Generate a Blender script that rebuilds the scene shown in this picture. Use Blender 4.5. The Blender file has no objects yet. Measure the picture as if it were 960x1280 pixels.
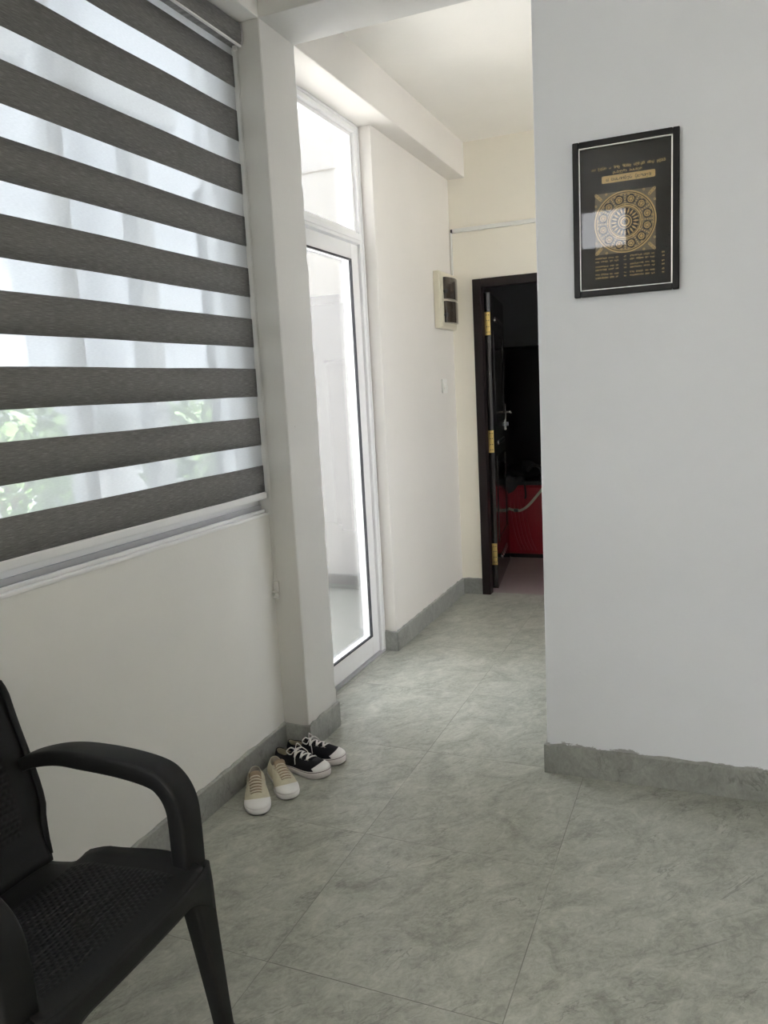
import bpy, bmesh, math, random
from math import sin, cos, pi, sqrt
from mathutils import Vector, Matrix
random.seed(7)
S = bpy.context.scene
COL = S.collection

# ------------------------------------------------------------------ materials
def new_mat(name):
    m = bpy.data.materials.new(name); m.use_nodes = True
    nt = m.node_tree
    for n in list(nt.nodes): nt.nodes.remove(n)
    out = nt.nodes.new('ShaderNodeOutputMaterial')
    return m, nt, out

def nd(nt, typ, ins=None, **props):
    n = nt.nodes.new(typ)
    for k, v in props.items(): setattr(n, k, v)
    for k, v in (ins or {}).items():
        if hasattr(v, 'is_output'): nt.links.new(v, n.inputs[k])
        else: n.inputs[k].default_value = v
    return n

def mth(nt, op, a, b=None, c=None, clamp=False):
    n = nt.nodes.new('ShaderNodeMath'); n.operation = op; n.use_clamp = clamp
    for i, v in enumerate((a, b, c)):
        if v is None: continue
        if hasattr(v, 'is_output'): nt.links.new(v, n.inputs[i])
        else: n.inputs[i].default_value = v
    return n.outputs[0]

def rgb(c): return (c[0], c[1], c[2], 1.0)

def mixc(nt, fac, a, b):
    n = nt.nodes.new('ShaderNodeMix'); n.data_type = 'RGBA'
    for k, v in ((0, fac), (6, a), (7, b)):
        if hasattr(v, 'is_output'): nt.links.new(v, n.inputs[k])
        else: n.inputs[k].default_value = v
    return n.outputs[2]

def ramp(nt, fac, stops):
    n = nt.nodes.new('ShaderNodeValToRGB')
    el = n.color_ramp.elements
    while len(el) < len(stops): el.new(0.5)
    for e, (p, c) in zip(el, stops):
        e.position = p; e.color = (c[0], c[1], c[2], 1) if hasattr(c, '__len__') else (c, c, c, 1)
    nt.links.new(fac, n.inputs[0])
    return n.outputs[0]

def plain(name, col, rough=0.5, metal=0.0, var=0.06, scale=30, bump=0.0, bscale=200, coat=0.0, spec=0.5):
    m, nt, out = new_mat(name)
    tc = nd(nt, 'ShaderNodeTexCoord')
    nz = nd(nt, 'ShaderNodeTexNoise', {'Vector': tc.outputs['Object'], 'Scale': scale, 'Detail': 4.0})
    c = mixc(nt, nz.outputs[0], rgb([x*(1-var) for x in col]), rgb([min(1, x*(1+var)) for x in col]))
    b = nd(nt, 'ShaderNodeBsdfPrincipled', {'Base Color': c, 'Roughness': rough, 'Metallic': metal,
                                            'Coat Weight': coat, 'Specular IOR Level': spec})
    if bump:
        n2 = nd(nt, 'ShaderNodeTexNoise', {'Vector': tc.outputs['Object'], 'Scale': bscale, 'Detail': 3.0})
        bp = nd(nt, 'ShaderNodeBump', {'Height': n2.outputs[0], 'Strength': bump, 'Distance': 0.002})
        nt.links.new(bp.outputs[0], b.inputs['Normal'])
    nt.links.new(b.outputs[0], out.inputs[0])
    return m

def wall_paint(name, col, rough=0.55, chips=False):
    m, nt, out = new_mat(name)
    tc = nd(nt, 'ShaderNodeTexCoord')
    P = tc.outputs['Object']
    big = nd(nt, 'ShaderNodeTexNoise', {'Vector': P, 'Scale': 2.3, 'Detail': 5.0, 'Roughness': 0.6})
    fine = nd(nt, 'ShaderNodeTexNoise', {'Vector': P, 'Scale': 70.0, 'Detail': 4.0})
    c = mixc(nt, big.outputs[0], rgb([x*0.95 for x in col]), rgb([min(1, x*1.05) for x in col]))
    # small scuffs and pin marks in the paint
    vo = nd(nt, 'ShaderNodeTexVoronoi', {'Vector': P, 'Scale': 3.6, 'Randomness': 1.0})
    spot = mth(nt, 'LESS_THAN', vo.outputs['Distance'], 0.014)
    c = mixc(nt, mth(nt, 'MULTIPLY', spot, 0.35), c, rgb((0.32, 0.31, 0.29)))
    if chips:
        sep = nd(nt, 'ShaderNodeSeparateXYZ', {'Vector': P})
        cn = nd(nt, 'ShaderNodeTexNoise', {'Vector': nd(nt, 'ShaderNodeMapping', {'Vector': P, 'Scale': (1, 1, 3.0)}).outputs[0], 'Scale': 8.0, 'Detail': 8.0, 'Roughness': 0.72})
        # crumbling paint just above the tile skirting
        hgt = mth(nt, 'SUBTRACT', mth(nt, 'MULTIPLY', cn.outputs[0], 0.085), 0.0390)
        lim = mth(nt, 'ADD', hgt, 0.1075)
        msk = mth(nt, 'LESS_THAN', sep.outputs['Z'], lim)
        c = mixc(nt, mth(nt, 'MULTIPLY', msk, 0.75), c, rgb((0.20, 0.19, 0.175)))
    b = nd(nt, 'ShaderNodeBsdfPrincipled', {'Base Color': c, 'Roughness': rough, 'Specular IOR Level': 0.35})
    bh = mth(nt, 'ADD', mth(nt, 'MULTIPLY', fine.outputs[0], 0.35), big.outputs[0])
    bp = nd(nt, 'ShaderNodeBump', {'Height': bh, 'Strength': 0.12, 'Distance': 0.01})
    nt.links.new(bp.outputs[0], b.inputs['Normal'])
    nt.links.new(b.outputs[0], out.inputs[0])
    return m

def tile_mat(name, cd, cl, cg, x0=-1.019, y0=2.0905, size=0.6, grout=True, rough=0.30, contrast=1.0):
    m, nt, out = new_mat(name)
    tc = nd(nt, 'ShaderNodeTexCoord')
    P = tc.outputs['Object']
    sep = nd(nt, 'ShaderNodeSeparateXYZ', {'Vector': P})
    gx = mth(nt, 'DIVIDE', mth(nt, 'SUBTRACT', sep.outputs['X'], x0), size)
    gy = mth(nt, 'DIVIDE', mth(nt, 'SUBTRACT', sep.outputs['Y'], y0), size)
    ix = mth(nt, 'FLOOR', gx); iy = mth(nt, 'FLOOR', gy)
    off = nd(nt, 'ShaderNodeCombineXYZ', {'X': mth(nt, 'MULTIPLY', ix, 3.7), 'Y': mth(nt, 'MULTIPLY', iy, 5.3), 'Z': 0.0}).outputs[0]
    if not grout: off = (0.0, 0.0, 0.0)
    va = nd(nt, 'ShaderNodeVectorMath', operation='ADD'); nt.links.new(P, va.inputs[0])
    if hasattr(off, 'is_output'): nt.links.new(off, va.inputs[1])
    rot = nd(nt, 'ShaderNodeMapping', {'Vector': va.outputs[0], 'Rotation': (0, 0, math.radians(-52))})
    V = nd(nt, 'ShaderNodeMapping', {'Vector': rot.outputs[0], 'Scale': (1.0, 1.5, 1.0)}).outputs[0]
    VV = nd(nt, 'ShaderNodeMapping', {'Vector': rot.outputs[0], 'Scale': (0.55, 2.0, 1.0)}).outputs[0]
    n1 = nd(nt, 'ShaderNodeTexNoise', {'Vector': V, 'Scale': 6.0, 'Detail': 10.0, 'Roughness': 0.72, 'Distortion': 1.0})
    n2 = nd(nt, 'ShaderNodeTexNoise', {'Vector': V, 'Scale': 30.0, 'Detail': 8.0, 'Roughness': 0.75, 'Distortion': 1.5})
    mixn = mth(nt, 'ADD', mth(nt, 'MULTIPLY', n1.outputs[0], 0.55), mth(nt, 'MULTIPLY', n2.outputs[0], 0.45))
    c = ramp(nt, mixn, [(0.36, cd), (0.5, [(a+b)/2 for a, b in zip(cd, cl)]), (0.64, cl)])
    # thin dark veins
    n3 = nd(nt, 'ShaderNodeTexNoise', {'Vector': VV, 'Scale': 3.0, 'Detail': 6.0, 'Roughness': 0.6, 'Distortion': 0.5})
    d = mth(nt, 'ABSOLUTE', mth(nt, 'SUBTRACT', n3.outputs[0], 0.5))
    vein = mth(nt, 'SUBTRACT', 1.0, mth(nt, 'DIVIDE', d, 0.008), clamp=True)
    n4 = nd(nt, 'ShaderNodeTexNoise', {'Vector': V, 'Scale': 5.0, 'Detail': 2.0})
    vein = mth(nt, 'MULTIPLY', vein, ramp(nt, n4.outputs[0], [(0.42, 0.0), (0.6, 1.0)]))
    c = mixc(nt, mth(nt, 'MULTIPLY', vein, 0.5*contrast), c, rgb([x*0.42 for x in cd]))
    b = nd(nt, 'ShaderNodeBsdfPrincipled', {'Roughness': rough, 'Specular IOR Level': 0.45})
    if grout:
        fx = mth(nt, 'FRACT', gx); fy = mth(nt, 'FRACT', gy)
        ex = mth(nt, 'MINIMUM', fx, mth(nt, 'SUBTRACT', 1.0, fx))
        ey = mth(nt, 'MINIMUM', fy, mth(nt, 'SUBTRACT', 1.0, fy))
        # long tiles right of the second joint have no cross joints
        ey = mth(nt, 'ADD', ey, mth(nt, 'GREATER_THAN', gx, 1.0))
        e = mth(nt, 'MINIMUM', ex, ey)
        gn = nd(nt, 'ShaderNodeTexNoise', {'Vector': P, 'Scale': 2.2, 'Detail': 2.0})
        g = mth(nt, 'MULTIPLY', mth(nt, 'LESS_THAN', e, 0.0019), ramp(nt, gn.outputs[0], [(0.35, 0.25), (0.6, 1.0)]))
        tone = nd(nt, 'ShaderNodeTexWhiteNoise', {'Vector': nd(nt, 'ShaderNodeCombineXYZ', {'X': ix, 'Y': iy}).outputs[0]})
        c = mixc(nt, mth(nt, 'MULTIPLY', tone.outputs[0], 0.10), c, rgb([x*0.75 for x in cd]))
        c = mixc(nt, g, c, rgb(cg))
        bp = nd(nt, 'ShaderNodeBump', {'Height': mth(nt, 'SUBTRACT', 1.0, g), 'Strength': 0.5, 'Distance': 0.001})
        nt.links.new(bp.outputs[0], b.inputs['Normal'])
    nt.links.new(c, b.inputs['Base Color'])
    nt.links.new(b.outputs[0], out.inputs[0])
    return m

def glass_mat(name, tint=(1, 1, 1), refl=1.0):
    m, nt, out = new_mat(name)
    t = nd(nt, 'ShaderNodeBsdfTransparent', {'Color': rgb(tint)})
    g = nd(nt, 'ShaderNodeBsdfGlossy', {'Color': rgb((1, 1, 1)), 'Roughness': 0.02})
    fr = nd(nt, 'ShaderNodeFresnel', {'IOR': 1.45})
    mx = nd(nt, 'ShaderNodeMixShader', {0: mth(nt, 'MULTIPLY', fr.outputs[0], refl, clamp=True)})
    nt.links.new(t.outputs[0], mx.inputs[1]); nt.links.new(g.outputs[0], mx.inputs[2])
    nt.links.new(mx.outputs[0], out.inputs[0])
    return m

def sheer_mat(name, col, trans):
    m, nt, out = new_mat(name)
    tc = nd(nt, 'ShaderNodeTexCoord')
    mp = nd(nt, 'ShaderNodeMapping', {'Vector': tc.outputs['Object'], 'Scale': (1, 25, 180)})
    nz = nd(nt, 'ShaderNodeTexNoise', {'Vector': mp.outputs[0], 'Scale': 3.0, 'Detail': 3.0})
    t = nd(nt, 'ShaderNodeBsdfTransparent', {'Color': rgb((1, 1, 1))})
    d = nd(nt, 'ShaderNodeBsdfDiffuse', {'Color': rgb(col)})
    l = nd(nt, 'ShaderNodeBsdfTranslucent', {'Color': rgb(col)})
    m1 = nd(nt, 'ShaderNodeMixShader', {0: 0.62})
    nt.links.new(d.outputs[0], m1.inputs[1]); nt.links.new(l.outputs[0], m1.inputs[2])
    fac = mth(nt, 'ADD', trans-0.08, mth(nt, 'MULTIPLY', nz.outputs[0], 0.16))
    m2 = nd(nt, 'ShaderNodeMixShader', {0: fac})
    nt.links.new(m1.outputs[0], m2.inputs[1]); nt.links.new(t.outputs[0], m2.inputs[2])
    nt.links.new(m2.outputs[0], out.inputs[0])
    return m

def blind_fabric(name):
    m, nt, out = new_mat(name)
    tc = nd(nt, 'ShaderNodeTexCoord')
    mp = nd(nt, 'ShaderNodeMapping', {'Vector': tc.outputs['Object'], 'Scale': (1, 9, 190)})
    nz = nd(nt, 'ShaderNodeTexNoise', {'Vector': mp.outputs[0], 'Scale': 3.2, 'Detail': 4.0, 'Roughness': 0.7})
    c = ramp(nt, nz.outputs[0], [(0.3, (0.14, 0.137, 0.134)), (0.55, (0.235, 0.23, 0.225)), (0.75, (0.40, 0.39, 0.38))])
    b = nd(nt, 'ShaderNodeBsdfPrincipled', {'Base Color': c, 'Roughness': 0.85, 'Specular IOR Level': 0.2})
    l = nd(nt, 'ShaderNodeBsdfTranslucent', {'Color': rgb((0.16, 0.155, 0.15))})
    mx = nd(nt, 'ShaderNodeMixShader', {0: 0.14})
    nt.links.new(b.outputs[0], mx.inputs[1]); nt.links.new(l.outputs[0], mx.inputs[2])
    nt.links.new(mx.outputs[0], out.inputs[0])
    return m

def canvas(name, col, weave=900):
    m, nt, out = new_mat(name)
    tc = nd(nt, 'ShaderNodeTexCoord')
    nz = nd(nt, 'ShaderNodeTexNoise', {'Vector': tc.outputs['Object'], 'Scale': 60.0, 'Detail': 4.0})
    ck = nd(nt, 'ShaderNodeTexChecker', {'Vector': tc.outputs['Object'], 'Scale': float(weave)})
    c = mixc(nt, nz.outputs[0], rgb([x*0.85 for x in col]), rgb([min(1, x*1.12) for x in col]))
    b = nd(nt, 'ShaderNodeBsdfPrincipled', {'Base Color': c, 'Roughness': 0.9, 'Specular IOR Level': 0.2})
    bp = nd(nt, 'ShaderNodeBump', {'Height': ck.outputs['Fac'], 'Strength': 0.3, 'Distance': 0.0006})
    nt.links.new(bp.outputs[0], b.inputs['Normal'])
    nt.links.new(b.outputs[0], out.inputs[0])
    return m

M = {}
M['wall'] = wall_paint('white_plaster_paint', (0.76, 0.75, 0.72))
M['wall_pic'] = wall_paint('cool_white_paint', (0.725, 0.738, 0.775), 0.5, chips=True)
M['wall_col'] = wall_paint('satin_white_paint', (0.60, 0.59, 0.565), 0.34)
M['wall_hall'] = wall_paint('hall_white_paint', (0.715, 0.69, 0.65))
M['wall_cream'] = wall_paint('cream_paint', (0.84, 0.80, 0.70))
M['ceil'] = wall_paint('ceiling_paint', (0.84, 0.82, 0.77))
M['tile'] = tile_mat('grey_green_stone_tile', (0.215, 0.222, 0.188), (0.50, 0.505, 0.445), (0.13, 0.125, 0.11))
M['skirt'] = tile_mat('skirting_stone_tile', (0.20, 0.205, 0.19), (0.36, 0.365, 0.34), (0.1, 0.1, 0.1), grout=False)
M['balc_skirt'] = tile_mat('balcony_skirting_tile', (0.11, 0.113, 0.108), (0.17, 0.172, 0.165), (0.1, 0.1, 0.1), grout=False)
M['balc_tile'] = tile_mat('balcony_tile', (0.21, 0.213, 0.20), (0.30, 0.30, 0.28), (0.13, 0.13, 0.13))
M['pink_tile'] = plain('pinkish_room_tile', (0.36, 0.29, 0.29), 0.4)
M['alu'] = plain('white_aluminium', (0.80, 0.80, 0.80), 0.3, var=0.02)
M['alu_grey'] = plain('grey_track_metal', (0.42, 0.42, 0.44), 0.35, var=0.04)
M['gasket'] = plain('black_rubber', (0.02, 0.02, 0.025), 0.6)
M['glass'] = glass_mat('clear_glass', (0.90, 0.905, 0.91), 0.8)
M['picglass'] = glass_mat('picture_glass', (0.98, 0.98, 0.98), 0.42)
M['tinted'] = glass_mat('tinted_window_glass', (0.445, 0.465, 0.48), 0.8)
M['fabric'] = blind_fabric('grey_blind_fabric')
M['sheer'] = sheer_mat('white_sheer_mesh', (0.80, 0.81, 0.82), 0.38)
M['clear_plastic'] = plain('translucent_plastic', (0.62, 0.61, 0.58), 0.25, var=0.03)
M['plastic'] = plain('black_moulded_plastic', (0.007, 0.007, 0.0075), 0.5, var=0.25, scale=60, bump=0.15, bscale=500, spec=0.32)
M['wood'] = plain('dark_varnished_wood', (0.012, 0.009, 0.009), 0.16, var=0.35, scale=12, coat=0.15, spec=0.4)
M['frame_wood'] = plain('dark_brown_frame_paint', (0.012, 0.007, 0.007), 0.4, var=0.3, scale=14, spec=0.25)
M['brass'] = plain('brass', (0.62, 0.45, 0.17), 0.3, 1.0, var=0.15, scale=60)
M['steel'] = plain('brushed_steel', (0.80, 0.78, 0.74), 0.13, 1.0)
M['red'] = plain('red_moulded_plastic', (0.30, 0.010, 0.022), 0.38, var=0.08)
M['black'] = plain('matt_black', (0.012, 0.012, 0.013), 0.6)
M['shaded_wall'] = wall_paint('shade_darkened_paint', (0.30, 0.30, 0.31))  # the unlit room's dimness is put into this grey
M['cabinet'] = plain('black_lacquer', (0.006, 0.006, 0.007), 0.35)
M['beige_strap'] = plain('beige_webbing', (0.42, 0.36, 0.28), 0.8)
M['grey_card'] = plain('grey_cardboard', (0.40, 0.39, 0.40), 0.8)
M['box_beige'] = plain('ivory_plastic', (0.66, 0.62, 0.50), 0.4, var=0.03)
M['smoke'] = plain('smoked_plastic', (0.055, 0.045, 0.035), 0.15, var=0.1, coat=0.3)
M['white_plastic'] = plain('white_plastic', (0.75, 0.745, 0.71), 0.35, var=0.02)
M['pframe'] = plain('black_picture_moulding', (0.006, 0.006, 0.0065), 0.35, spec=0.25)
M['print'] = plain('black_print_paper', (0.006, 0.006, 0.0065), 0.6, spec=0.1)
M['gold'] = plain('gold_ink', (0.60, 0.43, 0.18), 0.5, var=0.2, scale=300)
M['gold_dim'] = plain('dull_gold_ink', (0.15, 0.115, 0.065), 0.5, var=0.45, scale=260)
M['silver'] = plain('silver_slip', (0.75, 0.75, 0.73), 0.3, 0.6)
M['cream_canvas'] = canvas('cream_canvas', (0.60, 0.56, 0.43))
M['cream_lace'] = canvas('tan_lace', (0.58, 0.52, 0.41))
M['shadow_tongue'] = canvas('lace_gap_shadow_canvas', (0.30, 0.23, 0.16))  # brown shade between the laces, put into the tongue colour
M['lining'] = canvas('khaki_lining', (0.34, 0.31, 0.22))
M['cream_lining'] = canvas('cream_lining', (0.40, 0.36, 0.30))
M['black_canvas'] = canvas('black_canvas', (0.014, 0.014, 0.018))
M['rubber'] = plain('white_rubber', (0.74, 0.73, 0.72), 0.5, var=0.04)
M['pink_rubber'] = plain('worn_white_rubber', (0.66, 0.61, 0.61), 0.55, var=0.08)
M['white_lace'] = canvas('white_lace', (0.74, 0.73, 0.70))
M['dark_stripe'] = plain('dark_rubber_stripe', (0.05, 0.04, 0.05), 0.5)
M['leaf'] = plain('tree_leaf', (0.16, 0.24, 0.08), 0.6, var=0.4, scale=3)
M['bark'] = plain('tree_bark', (0.14, 0.10, 0.07), 0.9, var=0.3)
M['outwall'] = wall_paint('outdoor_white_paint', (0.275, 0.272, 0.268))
M['soil'] = plain('concrete_yard', (0.17, 0.17, 0.17), 0.9, var=0.4, scale=0.8)

# ------------------------------------------------------------------ mesh helpers
class MB:
    def __init__(self, o=(0, 0, 0)):
        self.v = []; self.f = []; self.o = Vector(o)
    def add(self, vs, fs):
        b = len(self.v)
        self.v += [tuple(Vector(p) - self.o) for p in vs]
        self.f += [tuple(b+i for i in f) for f in fs]
        return self
    def box(self, x0, x1, y0, y1, z0, z1):
        vs = [(x, y, z) for x in (x0, x1) for y in (y0, y1) for z in (z0, z1)]
        return self.add(vs, [(0, 1, 3, 2), (4, 6, 7, 5), (0, 4, 5, 1), (2, 3, 7, 6), (0, 2, 6, 4), (1, 5, 7, 3)])
    def prism(self, poly, a, b, fn):
        """poly: 2D points; fn(p, t) -> 3D for t in a,b"""
        n = len(poly)
        vs = [fn(p, a) for p in poly] + [fn(p, b) for p in poly]
        fs = [tuple(range(n))[::-1], tuple(range(n, 2*n))] + [(i, (i+1) % n, n+(i+1) % n, n+i) for i in range(n)]
        return self.add(vs, fs)
    def grid(self, fn, nu, nv, closed_u=False, closed_v=False):
        b = [fn(i/(nu if closed_u else nu-1), j/(nv if closed_v else nv-1)) for i in range(nu) for j in range(nv)]
        fs = []
        for i in range(nu if closed_u else nu-1):
            for j in range(nv if closed_v else nv-1):
                fs.append((i*nv+j, ((i+1) % nu)*nv+j, ((i+1) % nu)*nv+(j+1) % nv, i*nv+(j+1) % nv))
        return self.add(b, fs)
    def loft(self, rings, caps=True):
        n = len(rings[0]); vs = [p for r in rings for p in r]; fs = []
        for i in range(len(rings)-1):
            for j in range(n):
                fs.append((i*n+j, i*n+(j+1) % n, (i+1)*n+(j+1) % n, (i+1)*n+j))
        if caps:
            fs.append(tuple(range(n))[::-1]); fs.append(tuple((len(rings)-1)*n+j for j in range(n)))
        return self.add(vs, fs)
    def tube(self, path, r, n=8, caps=True):
        path = [Vector(p) for p in path]; rings = []
        up = Vector((0, 0, 1)); last = None
        for i, p in enumerate(path):
            t = (path[min(i+1, len(path)-1)] - path[max(i-1, 0)]).normalized()
            a = last if last is not None else (up if abs(t.z) < 0.9 else Vector((1, 0, 0)))
            a = (a - t*a.dot(t)).normalized(); last = a
            b = t.cross(a); rr = r[i] if hasattr(r, '__len__') else r
            rings.append([p + a*rr*cos(2*pi*k/n) + b*rr*sin(2*pi*k/n) for k in range(n)])
        return self.loft(rings, caps)
    def sweep(self, path, side, w, h, rnd=0.3, n=3):
        """rounded-rectangle section; side: fixed width vector"""
        path = [Vector(p) for p in path]; rings = []; side = Vector(side).normalized()
        for i, p in enumerate(path):
            t = (path[min(i+1, len(path)-1)] - path[max(i-1, 0)]).normalized()
            nn = side.cross(t).normalized(); s = t.cross(nn).normalized()
            ww = (w[i] if hasattr(w, '__len__') else w)/2; hh = (h[i] if hasattr(h, '__len__') else h)/2
            r = rnd*min(ww, hh)*2*0.5
            ring = []
            for cx, cy, a0 in ((1, 1, 0), (-1, 1, 90), (-1, -1, 180), (1, -1, 270)):
                for k in range(n+1):
                    a = math.radians(a0 + 90*k/n)
                    ring.append(p + s*(cx*(ww-r)+r*cos(a)) + nn*(cy*(hh-r)+r*sin(a)))
            rings.append(ring)
        return self.loft(rings)
    def disc(self, c, r, fn, n=24):
        vs = [fn(c[0]+r*cos(2*pi*k/n), c[1]+r*sin(2*pi*k/n)) for k in range(n)]
        return self.add(vs, [tuple(range(n))])
    def ring(self, c, r0, r1, fn, n=48, a0=0, a1=2*pi):
        vs = []; full = abs(a1-a0-2*pi) < 1e-6; m = n if full else n+1
        for k in range(m):
            a = a0+(a1-a0)*k/n
            vs += [fn(c[0]+r0*cos(a), c[1]+r0*sin(a)), fn(c[0]+r1*cos(a), c[1]+r1*sin(a))]
        fs = [(2*k, 2*k+1, 2*((k+1) % m)+1, 2*((k+1) % m)) for k in range(n)]
        return self.add(vs, fs)
    def build(self, name, mat, parent=None, loc=None, smooth=False, bevel=0.0, solid=0.0, sub=0, angle=40):
        me = bpy.data.meshes.new(name)
        me.from_pydata(self.v, [], self.f); me.update()
        bm = bmesh.new(); bm.from_mesh(me)
        bmesh.ops.recalc_face_normals(bm, faces=bm.faces); bm.to_mesh(me); bm.free()
        me.materials.append(mat if not isinstance(mat, str) else M[mat])
        o = bpy.data.objects.new(name, me); COL.objects.link(o)
        if parent is not None: o.parent = parent
        if loc is not None: o.location = loc
        elif parent is None: o.location = self.o
        if smooth:
            for p in me.polygons: p.use_smooth = True
        if solid:
            md = o.modifiers.new('solid', 'SOLIDIFY'); md.thickness = solid; md.offset = 0
        if bevel:
            md = o.modifiers.new('bevel', 'BEVEL'); md.width = bevel; md.segments = 2; md.limit_method = 'ANGLE'; md.angle_limit = math.radians(35)
        if sub:
            md = o.modifiers.new('sub', 'SUBSURF'); md.levels = sub; md.render_levels = sub
        return o

def empty(name, loc, rz=0.0):
    o = bpy.data.objects.new(name, None); COL.objects.link(o)
    o.location = loc; o.rotation_euler = (0, 0, rz); o.empty_display_size = 0.1
    return o
def tag(o, label=None, cat=None, group=None, kind=None):
    if label: o['label'] = label
    if cat: o['category'] = cat
    if group: o['group'] = group
    if kind: o['kind'] = kind
    return o
def struct(o, label, cat): return tag(o, label, cat, kind='structure')

def crom(pts, n=6):
    P = [Vector(p) for p in pts]; out = []
    for i in range(len(P)-1):
        p0 = P[max(i-1, 0)]; p1 = P[i]; p2 = P[i+1]; p3 = P[min(i+2, len(P)-1)]
        for k in range(n):
            t = k/n
            out.append(0.5*((2*p1)+(p2-p0)*t+(2*p0-5*p1+4*p2-p3)*t*t+(3*p1-p0-3*p2+p3)*t**3))
    out.append(P[-1]); return out
def lerpt(tab, u):
    if u <= tab[0][0]: return tab[0][1]
    for (a, va), (b, vb) in zip(tab, tab[1:]):
        if u <= b:
            t = (u-a)/(b-a); t = t*t*(3-2*t)
            return va+(vb-va)*t
    return tab[-1][1]

# ------------------------------------------------------------------ key dimensions (metres, floor z = 0)
XL = -1.578      # inner face of the window wall / hall left wall
XC = -1.467      # room face of the column and beams
YC, YC2 = 2.565, 2.815
YR = 2.669; XR = -0.547    # picture wall
YE = 5.0; ZB = 2.69; ZK = 2.898
XO = -1.76       # outer face of the outside wall
BT = 0.106       # skirting height
X1, Y0 = 3.0, -1.8         # room's far right and rear walls

# ------------------------------------------------------------------ room shell
b = MB(); b.box(XL-0.02, X1+0.1, Y0-0.1, 5.055, -0.12, 0.0)
b.box(XO, XL-0.02, 2.815, 3.776, -0.12, 0.0)
struct(b.build('floor', 'tile'), 'grey green veined stone tile floor of the room and hall', 'floor')
b = MB(); b.box(XO, X1+0.1, Y0-0.1, 5.12, ZK, ZK+0.15)
struct(b.build('ceiling', 'ceil'), 'plain off white ceiling above the hall', 'ceiling')

WY0, WZ0 = 0.62, 0.955      # window opening
b = MB()
LW0 = (-1.55, -0.15, 0.50, 2.40)     # unseen window opening added behind the camera to light the room
b.box(XO, XL, Y0-0.1, LW0[0], 0, ZK); b.box(XO, XL, LW0[0], LW0[1], 0, LW0[2]); b.box(XO, XL, LW0[0], LW0[1], LW0[3], ZK); b.box(XO, XL, LW0[1], WY0, 0, ZK)
b.box(XO, XL, WY0, YC+0.01, 0, WZ0); b.box(XO, XL, WY0, YC+0.01, ZB, ZK)
struct(b.build('wall_left', 'wall'), 'white wall under and around the blind-covered window', 'wall')
# column with a chipped plaster edge on its hall side
rnd = random.Random(3)
zs = [0.0]+[0.04*k for k in range(1, 68)]+[2.715]
rings = []
for z in zs:
    j = (rnd.random()**3)*0.010; j2 = (rnd.random()**4)*0.002
    rings.append([(XO, YC, z), (XC-0.003, YC, z), (XC, YC+0.003+j2, z), (XC, YC2-0.002-j, z), (XC-0.003-j*0.6, YC2, z), (XO, YC2, z)])
b = MB(); b.loft(rings)
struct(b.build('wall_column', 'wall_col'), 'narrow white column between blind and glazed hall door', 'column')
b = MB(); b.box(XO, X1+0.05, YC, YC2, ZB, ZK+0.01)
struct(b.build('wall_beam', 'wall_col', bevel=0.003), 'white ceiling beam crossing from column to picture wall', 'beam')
b = MB(); b.box(XL-0.01, XC, Y0-0.05, YC, ZB, ZK+0.01)
struct(b.build('trim_1', 'wall', bevel=0.003), 'white boxed beam above the blind', 'beam')
b = MB(); b.box(XL-0.1, XC, YC2, YE+0.02, ZB, ZK+0.01)
struct(b.build('trim_2', 'wall_hall', bevel=0.004), 'cream white boxed beam above the glazed door and hall wall', 'beam')
HY = 3.776
b = MB(); b.box(XO, XL, HY, YE+0.13, 0, ZB+0.02); b.box(XO, XL-0.06, YC2, HY+0.02, ZB, ZK)
struct(b.build('wall_hall', 'wall_hall', bevel=0.004), 'off white hall wall beyond the glazed door', 'wall')
# end wall with the doorway
lx = 1.75
DX0, DX1, DZ = -1.437, -0.36, 2.066
b = MB(); b.box(XL-0.02, DX0, YE, YE+0.12, 0, ZK); b.box(DX0, DX1, YE, YE+0.12, DZ, ZK); b.box(DX1, lx+0.1, YE, YE+0.12, 0, ZK)
struct(b.build('wall_end', 'wall_cream'), 'cream end wall of the hall around the dark doorway', 'wall')
b = MB(); b.box(XR, X1+0.05, YR, YR+0.16, 0, ZK+0.01); b.box(XR, XR+0.14, YR+0.16, 3.70, 0, ZK+0.01)
struct(b.build('wall_right', 'wall_pic', bevel=0.004), 'pale white wall carrying the framed print', 'wall')
# unseen side lobby and window, added to light the far hall
LB = (3.85, 4.85, 0.95, 2.25)
b = MB()
b.box(lx, lx+0.12, YR+0.1, LB[0], 0, ZK); b.box(lx, lx+0.12, LB[1], YE+0.12, 0, ZK); b.box(lx, lx+0.12, LB[0], LB[1], 0, LB[2]); b.box(lx, lx+0.12, LB[0], LB[1], LB[3], ZK)
struct(b.build('wall_lobby_added', 'wall_hall'), 'white lobby wall with a window, added unseen behind the picture wall to light the hall', 'wall')
# rear and far right walls of the room (behind the camera) with their windows
b = MB()
HW = (-1.12, -0.665, 2.46, 2.85)
b.box(XO, HW[0], Y0-0.12, Y0, 0, ZK); b.box(HW[0], HW[1], Y0-0.12, Y0, 0, HW[2]); b.box(HW[0], HW[1], Y0-0.12, Y0, HW[3], ZK)
b.box(HW[1], X1+0.1, Y0-0.12, Y0, 0, ZK)
struct(b.build('wall_rear', 'wall'), 'white rear wall with a small high window, behind the camera', 'wall')
b = MB(); b.box(X1, X1+0.12, Y0-0.1, YR+0.05, 0, ZK)
struct(b.build('wall_side', 'wall'), 'plain white side wall, outside the view', 'wall')

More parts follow.
